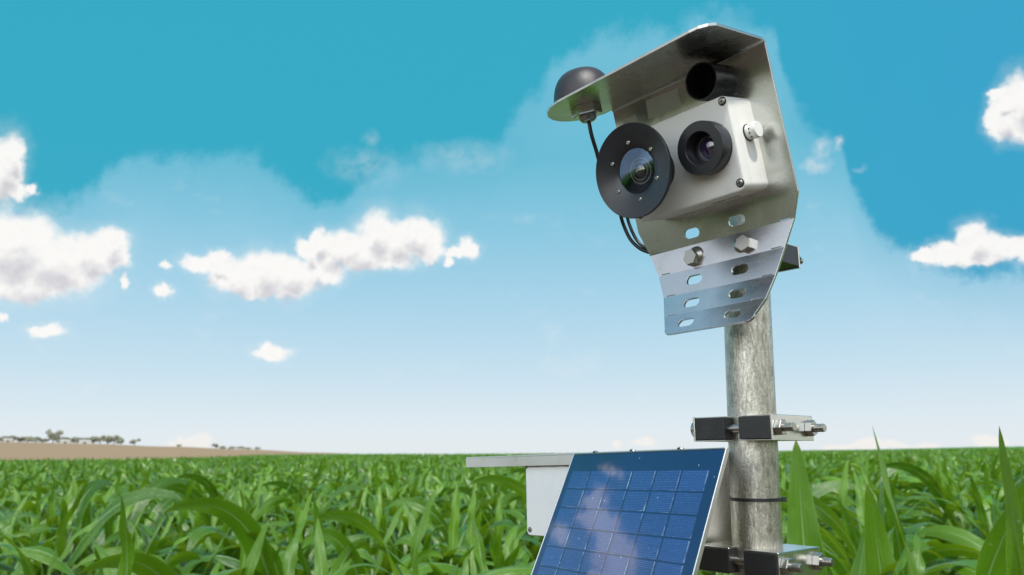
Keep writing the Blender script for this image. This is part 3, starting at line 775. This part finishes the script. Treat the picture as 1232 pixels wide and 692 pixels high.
# ------------------------------------------------------------------ the camera head
TH, RHO = R(13.7966), R(.7948)
hn = math.cos(TH) * n0 - math.sin(TH) * z0; hv0 = math.cos(TH) * z0 + math.sin(TH) * n0
hu = math.cos(RHO) * u0 + math.sin(RHO) * hv0; hv = -math.sin(RHO) * u0 + math.cos(RHO) * hv0
HEAD = frame(hu, hv, hn, Vector((.2196, .7985, EYE + .2234)))       # local x = width, y = up the plate, z = outwards
brk = thing('mounting_bracket', HEAD, 'bent stainless steel bracket with roof and slotted curved lower end, bolted to the pole top', 'bracket')
prof = [(0.0, 0.0), (.0077, -.0260), (.0195, -.0512), (.0347, -.0722), (.0536, -.0905)]   # (z outwards, y) of the bends
half = [.0910, .0792, .0697, .0626, .0551]
VT = .1795; TK = .0028
bm = bmesh.new()
# main plate; slot row at y=.0128
BR = .004
out = [(-half[0], 0), (half[0], 0), (.1011, .0246), (.1011, VT - BR), (-.1011, VT - BR), (-.1011, .0300)]
def relief(y, hw, inset=.004, L=.012): return [[(s * (hw - inset - L), y), (s * (hw - inset), y), (s * (hw - inset), y + .0007), (s * (hw - inset - L), y + .0007)][::s] for s in (-1, 1)]
add_sheet(bm, out, [slot_pts(-.0289, .0128, .0198, .0105), slot_pts(.0287, .0132, .0198, .0105)] + relief(.0008, half[0]), lambda x, y: Vector((x, y, 0)))
for k in range(4):
    (za, ya), (zb, yb) = prof[k], prof[k + 1]; L = math.hypot(zb - za, yb - ya)
    o2 = [(-half[k + 1], -L), (half[k + 1], -L), (half[k], 0), (-half[k], 0)]
    if k == 3:          # rounded lower corners
        c = [];
        for s in (1, -1):
            w = half[4]; r = .008
            arc = [(s * (w - r + r * math.sin(R(a))), -L + r - r * math.cos(R(a))) for a in (0, 18, 36, 54, 72, 90)]
            c.append(arc if s == 1 else arc[::-1])
        o2 = [*c[1], *c[0], (half[3], 0), (-half[3], 0)]
    sy = -.0136 if k else -.0134
    sx = [.0315, .0288, .0284, .0287][k]
    hs = [slot_pts(-sx, sy, .0200, .0105), slot_pts(sx - .0003, sy, .0200, .0105)]
    if k < 3: hs += relief(-L + .0006, half[k + 1])
    f = lambda x, t, za=za, ya=ya, zb=zb, yb=yb, L=L: Vector((x, ya + (yb - ya) * (-t / L), za + (zb - za) * (-t / L)))
    add_sheet(bm, o2, hs, f)
# rolled bend from the plate into the roof
NB = 5; prev = None
for k in range(NB + 1):
    a = math.pi / 2 * k / NB; y = VT - BR + BR * math.sin(a); z = BR - BR * math.cos(a)
    cur = [bm.verts.new((x, y, z)) for x in (-.1011, .1013)]
    if prev: bm.faces.new((prev[0], prev[1], cur[1], cur[0]))
    prev = cur
# roof with the round ear for the antenna on the left
ear = [(-.1045, .0035), (-.113, .0040), (-.1265, .0105), (-.1372, .0212), (-.1430, .0345), (-.1440, .0500), (-.1405, .0640), (-.1335, .0780), (-.1220, .0905), (-.1060, .1005), (-.0900, .1047), (-.0700, .1055)]
rof = [(-.1011, BR), *[(x, z) for x, z in ear], (.0880, .1090), (.0975, .1080), (.1045, .1030), (.1085, .0950), (.1080, .0850), (.1013, BR)]
add_sheet(bm, rof, [], lambda x, z: Vector((x, VT, z)))
bmesh.ops.remove_doubles(bm, verts=bm.verts, dist=.00015)
bmesh.ops.recalc_face_normals(bm, faces=bm.faces)
for f in bm.faces:
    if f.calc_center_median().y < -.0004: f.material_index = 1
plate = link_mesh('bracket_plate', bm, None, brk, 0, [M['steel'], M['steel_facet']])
sm = plate.modifiers.new('thickness', 'SOLIDIFY'); sm.thickness = TK; sm.offset = 0; sm.use_even_offset = True
bmv = plate.modifiers.new('edge', 'BEVEL'); bmv.width = .0011; bmv.segments = 2; bmv.limit_method = 'ANGLE'; bmv.angle_limit = R(50)
# bolts through the first facet into the clamp behind
hc = pole_at(.2107)
FACE = .0487
for s, x in ((-1, -.0300), (1, .0365)):
    bm = bmesh.new(); c = (x, -.0134 - (.001 if s < 0 else 0), .0055); d = Vector((0, math.sin(R(13.8)), math.cos(R(13.8))))
    hex_prof(bm, Vector(c), d, .0162, .0078, .35 if s > 0 else .1, .12)
    link_mesh('bolt', bm, M['bolt'], brk, 25)
# pale rectangular stickers on the plate
for lab, q4 in (('pale rectangular sticker under the roof', [(-.0530, .1510), (-.0074, .1507), (-.0080, .1700), (-.0516, .1724)]), ('small faint sticker near the left edge of the plate', [(-.0890, .1535), (-.0690, .1535), (-.0690, .1625), (-.0890, .1625)])):
    bm = bmesh.new(); vs = [bm.verts.new((x, y, .00135)) for x, y in q4]; f = bm.faces.new(vs)
    r = bmesh.ops.extrude_face_region(bm, geom=[f]); bmesh.ops.translate(bm, verts=[v for v in r['geom'] if isinstance(v, bmesh.types.BMVert)], vec=(0, 0, .0002))
    bmesh.ops.recalc_face_normals(bm, faces=bm.faces)
    o = link_mesh('sticker', bm, M['sticker_pale'], brk, 0); o['label'] = lab

# clamp of the head behind the plate: bolts run along n0
hm = frame(-n0, -u0, z0, pole_at(.2105))
clamp(hm, 'topmost clamp, mostly hidden behind the curved end of the steel bracket', False)

# ------------------------------------------------------------------ sensor housing
hs = thing('sensor_housing', HEAD @ Matrix.Translation((.0035, .083, .001)), 'light grey cast sensor housing with a big black lens disc and a black ring lens', 'sensor housing')
HI = Matrix.Translation((-.0035, -.083, -.001))
def H_(name, bm, mat, parent=hs, smooth=35, **kw):
    bmesh.ops.transform(bm, matrix=HI, verts=bm.verts); return link_mesh(name, bm, mat, parent, smooth, **kw)
def rounded_slab(bm, x0, x1, y0, y1, z0_, z1, r, edge=.0015, seg=8):
    def loop(ins, z):
        pts = []
        for cx, cy, a0 in ((x1 - r, y1 - r, 0), (x0 + r, y1 - r, 90), (x0 + r, y0 + r, 180), (x1 - r, y0 + r, 270)):
            for k in range(seg + 1):
                a = R(a0 + 90 * k / seg); pts.append(bm.verts.new((cx + (r - ins) * math.cos(a), cy + (r - ins) * math.sin(a), z)))
        return pts
    ls = [loop(0, z0_)]
    ls.append(loop(0, z1 - edge))
    for k in (30, 60, 90): ls.append(loop(edge * (1 - math.cos(R(k))), z1 - edge + edge * math.sin(R(k))))
    n_ = len(ls[0])
    for a, b_ in zip(ls, ls[1:]):
        for k in range(n_): bm.faces.new((a[k], a[(k + 1) % n_], b_[(k + 1) % n_], b_[k]))
    bm.faces.new(ls[0][::-1]); bm.faces.new(ls[-1])
bm = bmesh.new(); rounded_slab(bm, -.0650, .0724, .0353, .1312, .0009, .0310, .0075, .0008); H_('body', bm, M['housing'])
bm = bmesh.new(); rounded_slab(bm, -.0650, .0724, .0353, .1312, .0313, .0438, .0075, .0020); lid = H_('lid', bm, M['housing'])
# screws in lid corners (recess ring + pan head)
for x, y in ((.0672, .1255), (.0672, .0432), (-.0595, .1255), (-.0595, .0432)):
    bm = bmesh.new(); add_lathe(bm, (x, y, .0436), (0, 0, 1), [(.0045, .0), (.0045, .0005), (.0038, .0006), (.0038, .0003)], 24)
    add_lathe(bm, (x, y, .0436), (0, 0, 1), [(.0033, .0004), (.0033, .0010), (.0025, .0018), (.0008, .0019), (.0008, .0011), (0, .0011)], 24)
    s_ = H_('screw', bm, M['bolt'], smooth=30)
    bm = bmesh.new(); add_box(bm, (x - .0019, y - .0004, .0450), (x + .0019, y + .0004, .04565)); add_box(bm, (x - .0004, y - .0019, .0450), (x + .0004, y + .0019, .0457)); add_lathe(bm, (x, y, .0438), (0, 0, 1), [(.0034, .0002), (.0044, .0002), (.0044, .0004), (.0034, .0004)], 24); H_('screw_slot', bm, M['matt_black'], s_, 0)
# pressure plug on the right side
bm = bmesh.new(); add_lathe(bm, (.0724, .0925, .0190), (1, 0, 0), [(0, 0), (.0078, 0), (.0078, .0040), (.0070, .0046), (.0070, .0068), (.0083, .0072), (.0085, .0110), (.0078, .0124), (0, .0126)], 40)
plug = H_('vent_plug', bm, M['housing'])
bm = bmesh.new()
for k in range(10):
    a = k * 2 * math.pi / 10; c = Vector((.0782, .0925 + .0071 * math.cos(a), .0190 + .0071 * math.sin(a))); add_lathe(bm, c, (0, math.cos(a), math.sin(a)), [(0, 0), (.0009, 0), (.0009, .0003), (0, .0003)], 8)
add_lathe(bm, (.0724, .0925, .0190), (1, 0, 0), [(.0079, .0001), (.0087, .0001), (.0087, .0012), (.0079, .0012)], 36)
H_('seal', bm, M['matt_black'], plug)
# lettering on the underside of the housing
cu = bpy.data.curves.new('lettering', 'FONT'); cu.body = 'xarvio'; cu.size = .0135; cu.extrude = .00008; cu.align_x = 'CENTER'; cu.align_y = 'CENTER'
tmp = bpy.data.objects.new('lettering', cu); col.objects.link(tmp); dg = bpy.context.evaluated_depsgraph_get()
tme = bpy.data.meshes.new_from_object(tmp.evaluated_get(dg)); col.objects.unlink(tmp); bpy.data.objects.remove(tmp)
M['ink'] = simple('dark_blue_ink', (.012, .03, .07), .5, 0, .3, .05, 50, 0)
tme.materials.clear(); tme.materials.append(M['ink'])
lt = bpy.data.objects.new('lettering', tme); col.objects.link(lt); lt.parent = hs
lt.matrix_local = HI @ frame(Vector((1, 0, 0)), Vector((0, 0, 1)), Vector((0, -1, 0)), Vector((.030, .0352, .0165)))

# big lens disc: barrel, dished hood, window, inner lens
DC = Vector((-.0274, .0834, 0))
def at(x): return DC + Vector((0, 0, x))
bm = bmesh.new()
add_lathe(bm, at(.0438), (0, 0, 1), [(.0246, 0), (.0246, .0300), (.0300, .0318), (.0487, .0372), (.0491, .0378), (.0491, .0402), (.0484, .0410), (.0300, .0360), (.0250, .0334), (.0236, .0322), (.0236, .0200), (.0236, .002), (0, .002)], 96)
disc = H_('lens_disc', bm, M['black_anod'], smooth=28)
for k in range(6):
    a = R(90 - 60 * k) ; c = at(.0438 + .0352) + Vector((.0302 * math.cos(a), .0302 * math.sin(a), 0))
    bm = bmesh.new(); add_lathe(bm, c, (0, 0, 1), [(.0024, 0), (.0023, .0012), (.0016, .0019), (.0008, .0019), (.0008, .0010), (0, .0010)], 20); H_('screw', bm, M['bolt'], disc, 30)
bm = bmesh.new(); add_lathe(bm, at(.0748), (0, 0, 1), [(0, .0024), (.0060, .0022), (.0120, .0016), (.0180, .0008), (.0234, 0), (.0234, .0010), (.0180, .0020), (.0120, .0030), (.0060, .0036), (0, .0038)], 64); H_('window', bm, M['glass'], disc, 30)
bm = bmesh.new()
add_lathe(bm, at(.0550), (0, 0, 1), [(.0228, -.004), (.0225, 0), (.0200, .001), (.0180, .004), (.0150, .006), (.0150, .0105), (.0135, .0125), (.0125, .0125), (.0120, .0110), (.0100, .0118), (.0100, .0135), (.0085, .0140), (.0078, .0125)], 64)
H_('lens_barrel', bm, M['black_anod'], disc, 25)
bm = bmesh.new(); add_lathe(bm, at(.0672), (0, 0, 1), [(.0079, 0), (.0072, .0022), (.0055, .0040), (.0030, .0050), (0, .0054)], 48); H_('lens', bm, M['lens'], disc, 60)
bm = bmesh.new(); add_lathe(bm, at(.0682), (0, 0, 1), [(.0134, 0), (.0134, .0006), (.0124, .0006), (.0124, 0)], 48); add_lathe(bm, at(.0692), (0, 0, 1), [(.0096, 0), (.0096, .0006), (.0088, .0006), (.0088, 0)], 48)
M['grey_ring'] = simple('grey_ring', (.22, .23, .25), .3, .8, .5, .1, 80, 0)
H_('lens_ring', bm, M['grey_ring'], disc, 30)
# ring lens
RC = Vector((.0421, .0858, 0))
bm = bmesh.new()
add_lathe(bm, RC + Vector((0, 0, .0438)), (0, 0, 1), [(.0262, 0), (.0262, .0012), (.0255, .0020), (.0255, .0030), (.0268, .0036), (.0268, .0160), (.0262, .0172), (.0168, .0174), (.0163, .0170), (.0160, .0120), (.0152, .0010), (.0148, .0004), (0, .0004)], 80)
ring = H_('ring_lens', bm, M['black_anod'], smooth=28)
bm = bmesh.new(); add_lathe(bm, RC + Vector((0, 0, .0443)), (0, 0, 1), [(.0100, 0), (.0098, .0012), (.0082, .0021), (.0060, .0028), (.0030, .0033), (0, .0035)], 48); H_('lens', bm, M['lens'], ring, 40)
bm = bmesh.new(); add_lathe(bm, RC + Vector((.0015, -.0022, .0476)), (0, 0, 1), [(0.0, 0), (.0009, .0002), (.0006, .0006), (0, .0007)], 16); H_('inner_element', bm, M['lens_red'], ring, 40)
bm = bmesh.new(); add_lathe(bm, RC + Vector((0, 0, .0445)), (0, 0, 1), [(.0124, 0), (.0124, .0016), (.0108, .0020), (.0102, .0012)], 48); H_('lens_ring', bm, M['grey_ring'], ring, 40)

# ------------------------------------------------------------------ black tube above the housing
tb = HEAD @ Matrix.Translation((.0437, .1555, .0009))
bm = bmesh.new(); add_lathe(bm, (0, 0, 0), (0, 0, 1), [(0, 0), (.0190, 0), (.0190, .0345), (.0187, .0351), (.0178, .0351), (.0174, .0346), (.0174, .003), (0, .003)], 72)
tu = link_mesh('tube_sensor', bm, M['black_tube'], None, 30); tu.matrix_world = tb
tag(tu, 'short open black tube fixed under the steel roof, behind the top of the grey housing', 'sensor tube')

# ------------------------------------------------------------------ antenna on the ear of the roof
AC = Vector((-.0955, VT + TK / 2, .0540))
an = thing('dome_antenna', HEAD @ Matrix.Translation(AC), 'round black dome antenna standing on the left ear of the steel roof', 'antenna')
bm = bmesh.new(); Rd, hd = .0345, .0400
pr = [(0, .0001), (Rd + .0004, .0001), (Rd + .0004, .0012), (Rd, .0018)]
for k in range(1, 15):
    t = R(90 * k / 14); pr.append((Rd * math.cos(t) ** .62 if k < 14 else 0, hd * (.12 + .88 * math.sin(t) ** 1.15)))
add_lathe(bm, (0, 0, 0), (0, 1, 0), pr, 72); link_mesh('dome', bm, M['dome'], an, 50)
bm = bmesh.new(); hex_prof(bm, Vector((0, -TK - .0002, 0)), (0, -1, 0), .0300, .0100, .35, .10)
link_mesh('nut', bm, M['bright_steel'], an, 25)
bm = bmesh.new(); add_lathe(bm, (0, -TK - .0100, 0), (0, -1, 0), [(.0100, 0), (.0105, .0008), (.0096, .0016), (.0104, .0024), (.0096, .0032), (.0100, .0040), (.0088, .0055), (.0070, .0072), (.0050, .0078), (0, .0078)], 36)
link_mesh('cable_gland', bm, M['bolt'], an, 30)

# antenna cable: gland, behind the disc, loop below, behind the plate
def HP(x, y, z): return HEAD @ Vector((x, y, z))
bm = bmesh.new()
a0 = AC + Vector((0, -TK - .0175, 0))
path = spline([HP(a0.x, a0.y, a0.z), HP(-.0960, .1450, .0535), HP(-.0970, .1290, .0500), HP(-.0985, .112, .046), HP(-.105, .088, .030), HP(-.120, .068, .004), HP(-.1300, .050, -.010), HP(-.1265, .0300, -.012), HP(-.118, .0173, -.012), HP(-.1075, .0090, -.012), HP(-.0940, .0035, -.014), HP(-.070, .000, -.024), HP(-.050, -.002, -.034)], 8)
add_tube(bm, path, .00225, 12)
tag(link_mesh('antenna_cable', bm, M['cable'], None, 60), 'black cable hanging from the dome antenna and looping behind the lens disc', 'cable')
bm = bmesh.new()
path = spline([HP(-.0600, .090, .0300), HP(-.0700, .090, .0290), HP(-.095, .080, .018), HP(-.112, .064, 0), HP(-.1205, .052, -.009), HP(-.1190, .0370, -.010), HP(-.1145, .0235, -.0105), HP(-.1060, .0135, -.011), HP(-.092, .0080, -.013), HP(-.060, .006, -.026), HP(-.040, .004, -.034)], 8)
add_tube(bm, path, .0020, 12)
tag(link_mesh('housing_cable', bm, M['cable'], None, 60), 'second black cable from the grey housing, just inside the antenna cable loop', 'cable')

# ------------------------------------------------------------------ junction box with its metal shelter, behind the panel
SR = R(1.5); BF = frame(math.cos(SR) * u0 + math.sin(SR) * z0, math.cos(SR) * z0 - math.sin(SR) * u0, n0, Vector((.2525, .8292, EYE + .0046)))            # x = u, y = up, z = outwards
sh = thing('metal_shelter', BF, 'pale metal shelter plate with flat roof behind the solar panel', 'shelter')
bm = bmesh.new(); add_box(bm, (-.4190, -.0014, -.028), (-.050, .0004, .0622), .0003, 1); add_box(bm, (-.4190, -.0136, .0612), (-.050, -.0016, .0624), .0003, 1)
rf = link_mesh('roof', bm, M['alu'], sh, 30)
bm = bmesh.new(); add_box(bm, (-.345, -.1045, -.0300), (-.004, -.0016, -.0284), .0003, 1); add_box(bm, (-.290, -.1060, -.0300), (-.030, -.1046, -.005), .0003, 1)
link_mesh('back_plate', bm, M['bright_steel'], sh, 30)
bm = bmesh.new(); vs = []
for x in (-.314, -.3128): vs.append([bm.verts.new((x, y, z)) for y, z in ((-.0016, -.028), (-.0016, .052), (-.034, .034), (-.085, -.028))])
bm.faces.new(vs[0]); bm.faces.new(vs[1][::-1])
for k in range(4): bm.faces.new((vs[0][k], vs[1][k], vs[1][(k + 1) % 4], vs[0][(k + 1) % 4]))
bmesh.ops.recalc_face_normals(bm, faces=bm.faces); link_mesh('gusset', bm, M['alu'], sh, 0)
jb = thing('junction_box', BF @ Matrix.Translation((-.15, -.055, -.027)), 'white plastic box under the metal roof, left of and behind the blue panel', 'electrical box')
JI = Matrix.Translation((.15, .055, .027))
def J_(name, bm, mat, parent=jb):
    bmesh.ops.transform(bm, matrix=JI, verts=bm.verts); return link_mesh(name, bm, mat, parent, 30)
bm = bmesh.new(); rounded_slab(bm, -.2990, -.0720, -.0975, -.0150, -.0270, .0420, .0055, .0008); J_('body', bm, M['white_box'])
bm = bmesh.new(); rounded_slab(bm, -.3000, -.0710, -.0985, -.0145, .0423, .0560, .0060, .0016); J_('lid', bm, M['white_box'])
bm = bmesh.new(); add_lathe(bm, (-.2938, -.0915, .0558), (0, 0, 1), [(.0034, 0), (.0034, .0006), (.0026, .0006), (.0026, .0001), (.0022, .0001), (.0022, .0012), (.0007, .0014), (.0007, .0006), (0, .0006)], 24); J_('screw', bm, M['bolt'])

bm = bmesh.new(); add_box(bm, (-.068, -.0990, .0120), (-.0212, -.0060, .0135), .0003, 1); add_box(bm, (-.068, -.1015, -.020), (-.0270, -.0991, .0135), .0003, 1)
link_mesh('side_plate', bm, M['bright_steel'], sh, 30)
# ------------------------------------------------------------------ solar panel
PA, PT, PR = R(59.23), R(25.68), R(1.2474)
pu = Vector((math.cos(PA) * math.cos(PR), -math.sin(PA) * math.cos(PR), math.sin(PR)))
pd = (-Vector((math.sin(PA), math.cos(PA), 0)) * math.sin(PT) - z0 * math.cos(PT)); pd = (pd - pu * pd.dot(pu)).normalized()
pn = pu.cross(-pd)
PF = frame(pu, -pd, pn, Vector((.19712, .72745, EYE + .0045)))       # x: 0 .. -.2445 ; y: 0 .. -h
sp = thing('solar_panel', PF, 'blue solar panel with aluminium frame leaning in front of the pole', 'solar panel')
PW, PHt = .2445, .262
bm = bmesh.new(); add_box(bm, (-PW + .0016, -PHt + .0016, -.0040), (-.0012, -.0016, -.0006), .0002, 1)
ce = link_mesh('cells', bm, M['cells'], sp, 0)
bm = bmesh.new()
add_box(bm, (-PW, -PHt, -.0050), (-PW + .0015, 0, 0), .0004, 1); add_box(bm, (-.0011, -PHt, -.0050), (0, 0, 0), .0004, 1)
add_box(bm, (-PW + .0016, -.0015, -.0050), (-.0016, 0, 0), .0004, 1); add_box(bm, (-PW + .0016, -PHt, -.0050), (-.0016, -PHt + .0015, 0), .0004, 1)
add_box(bm, (-PW + .0016, -PHt + .0017, -.0060), (-.0016, -.0017, -.0042))
link_mesh('frame', bm, M['panel_frame'], sp, 30)
for x in (-.203, -.137, -.063):
    bm = bmesh.new(); add_lathe(bm, (x, .0001, -.0026), (0, 1, 0), [(.0042, 0), (.0040, .0012), (.0028, .0022), (0, .0025)], 20); link_mesh('screw', bm, M['bolt'], sp, 30)
bpy.context.view_layer.update()
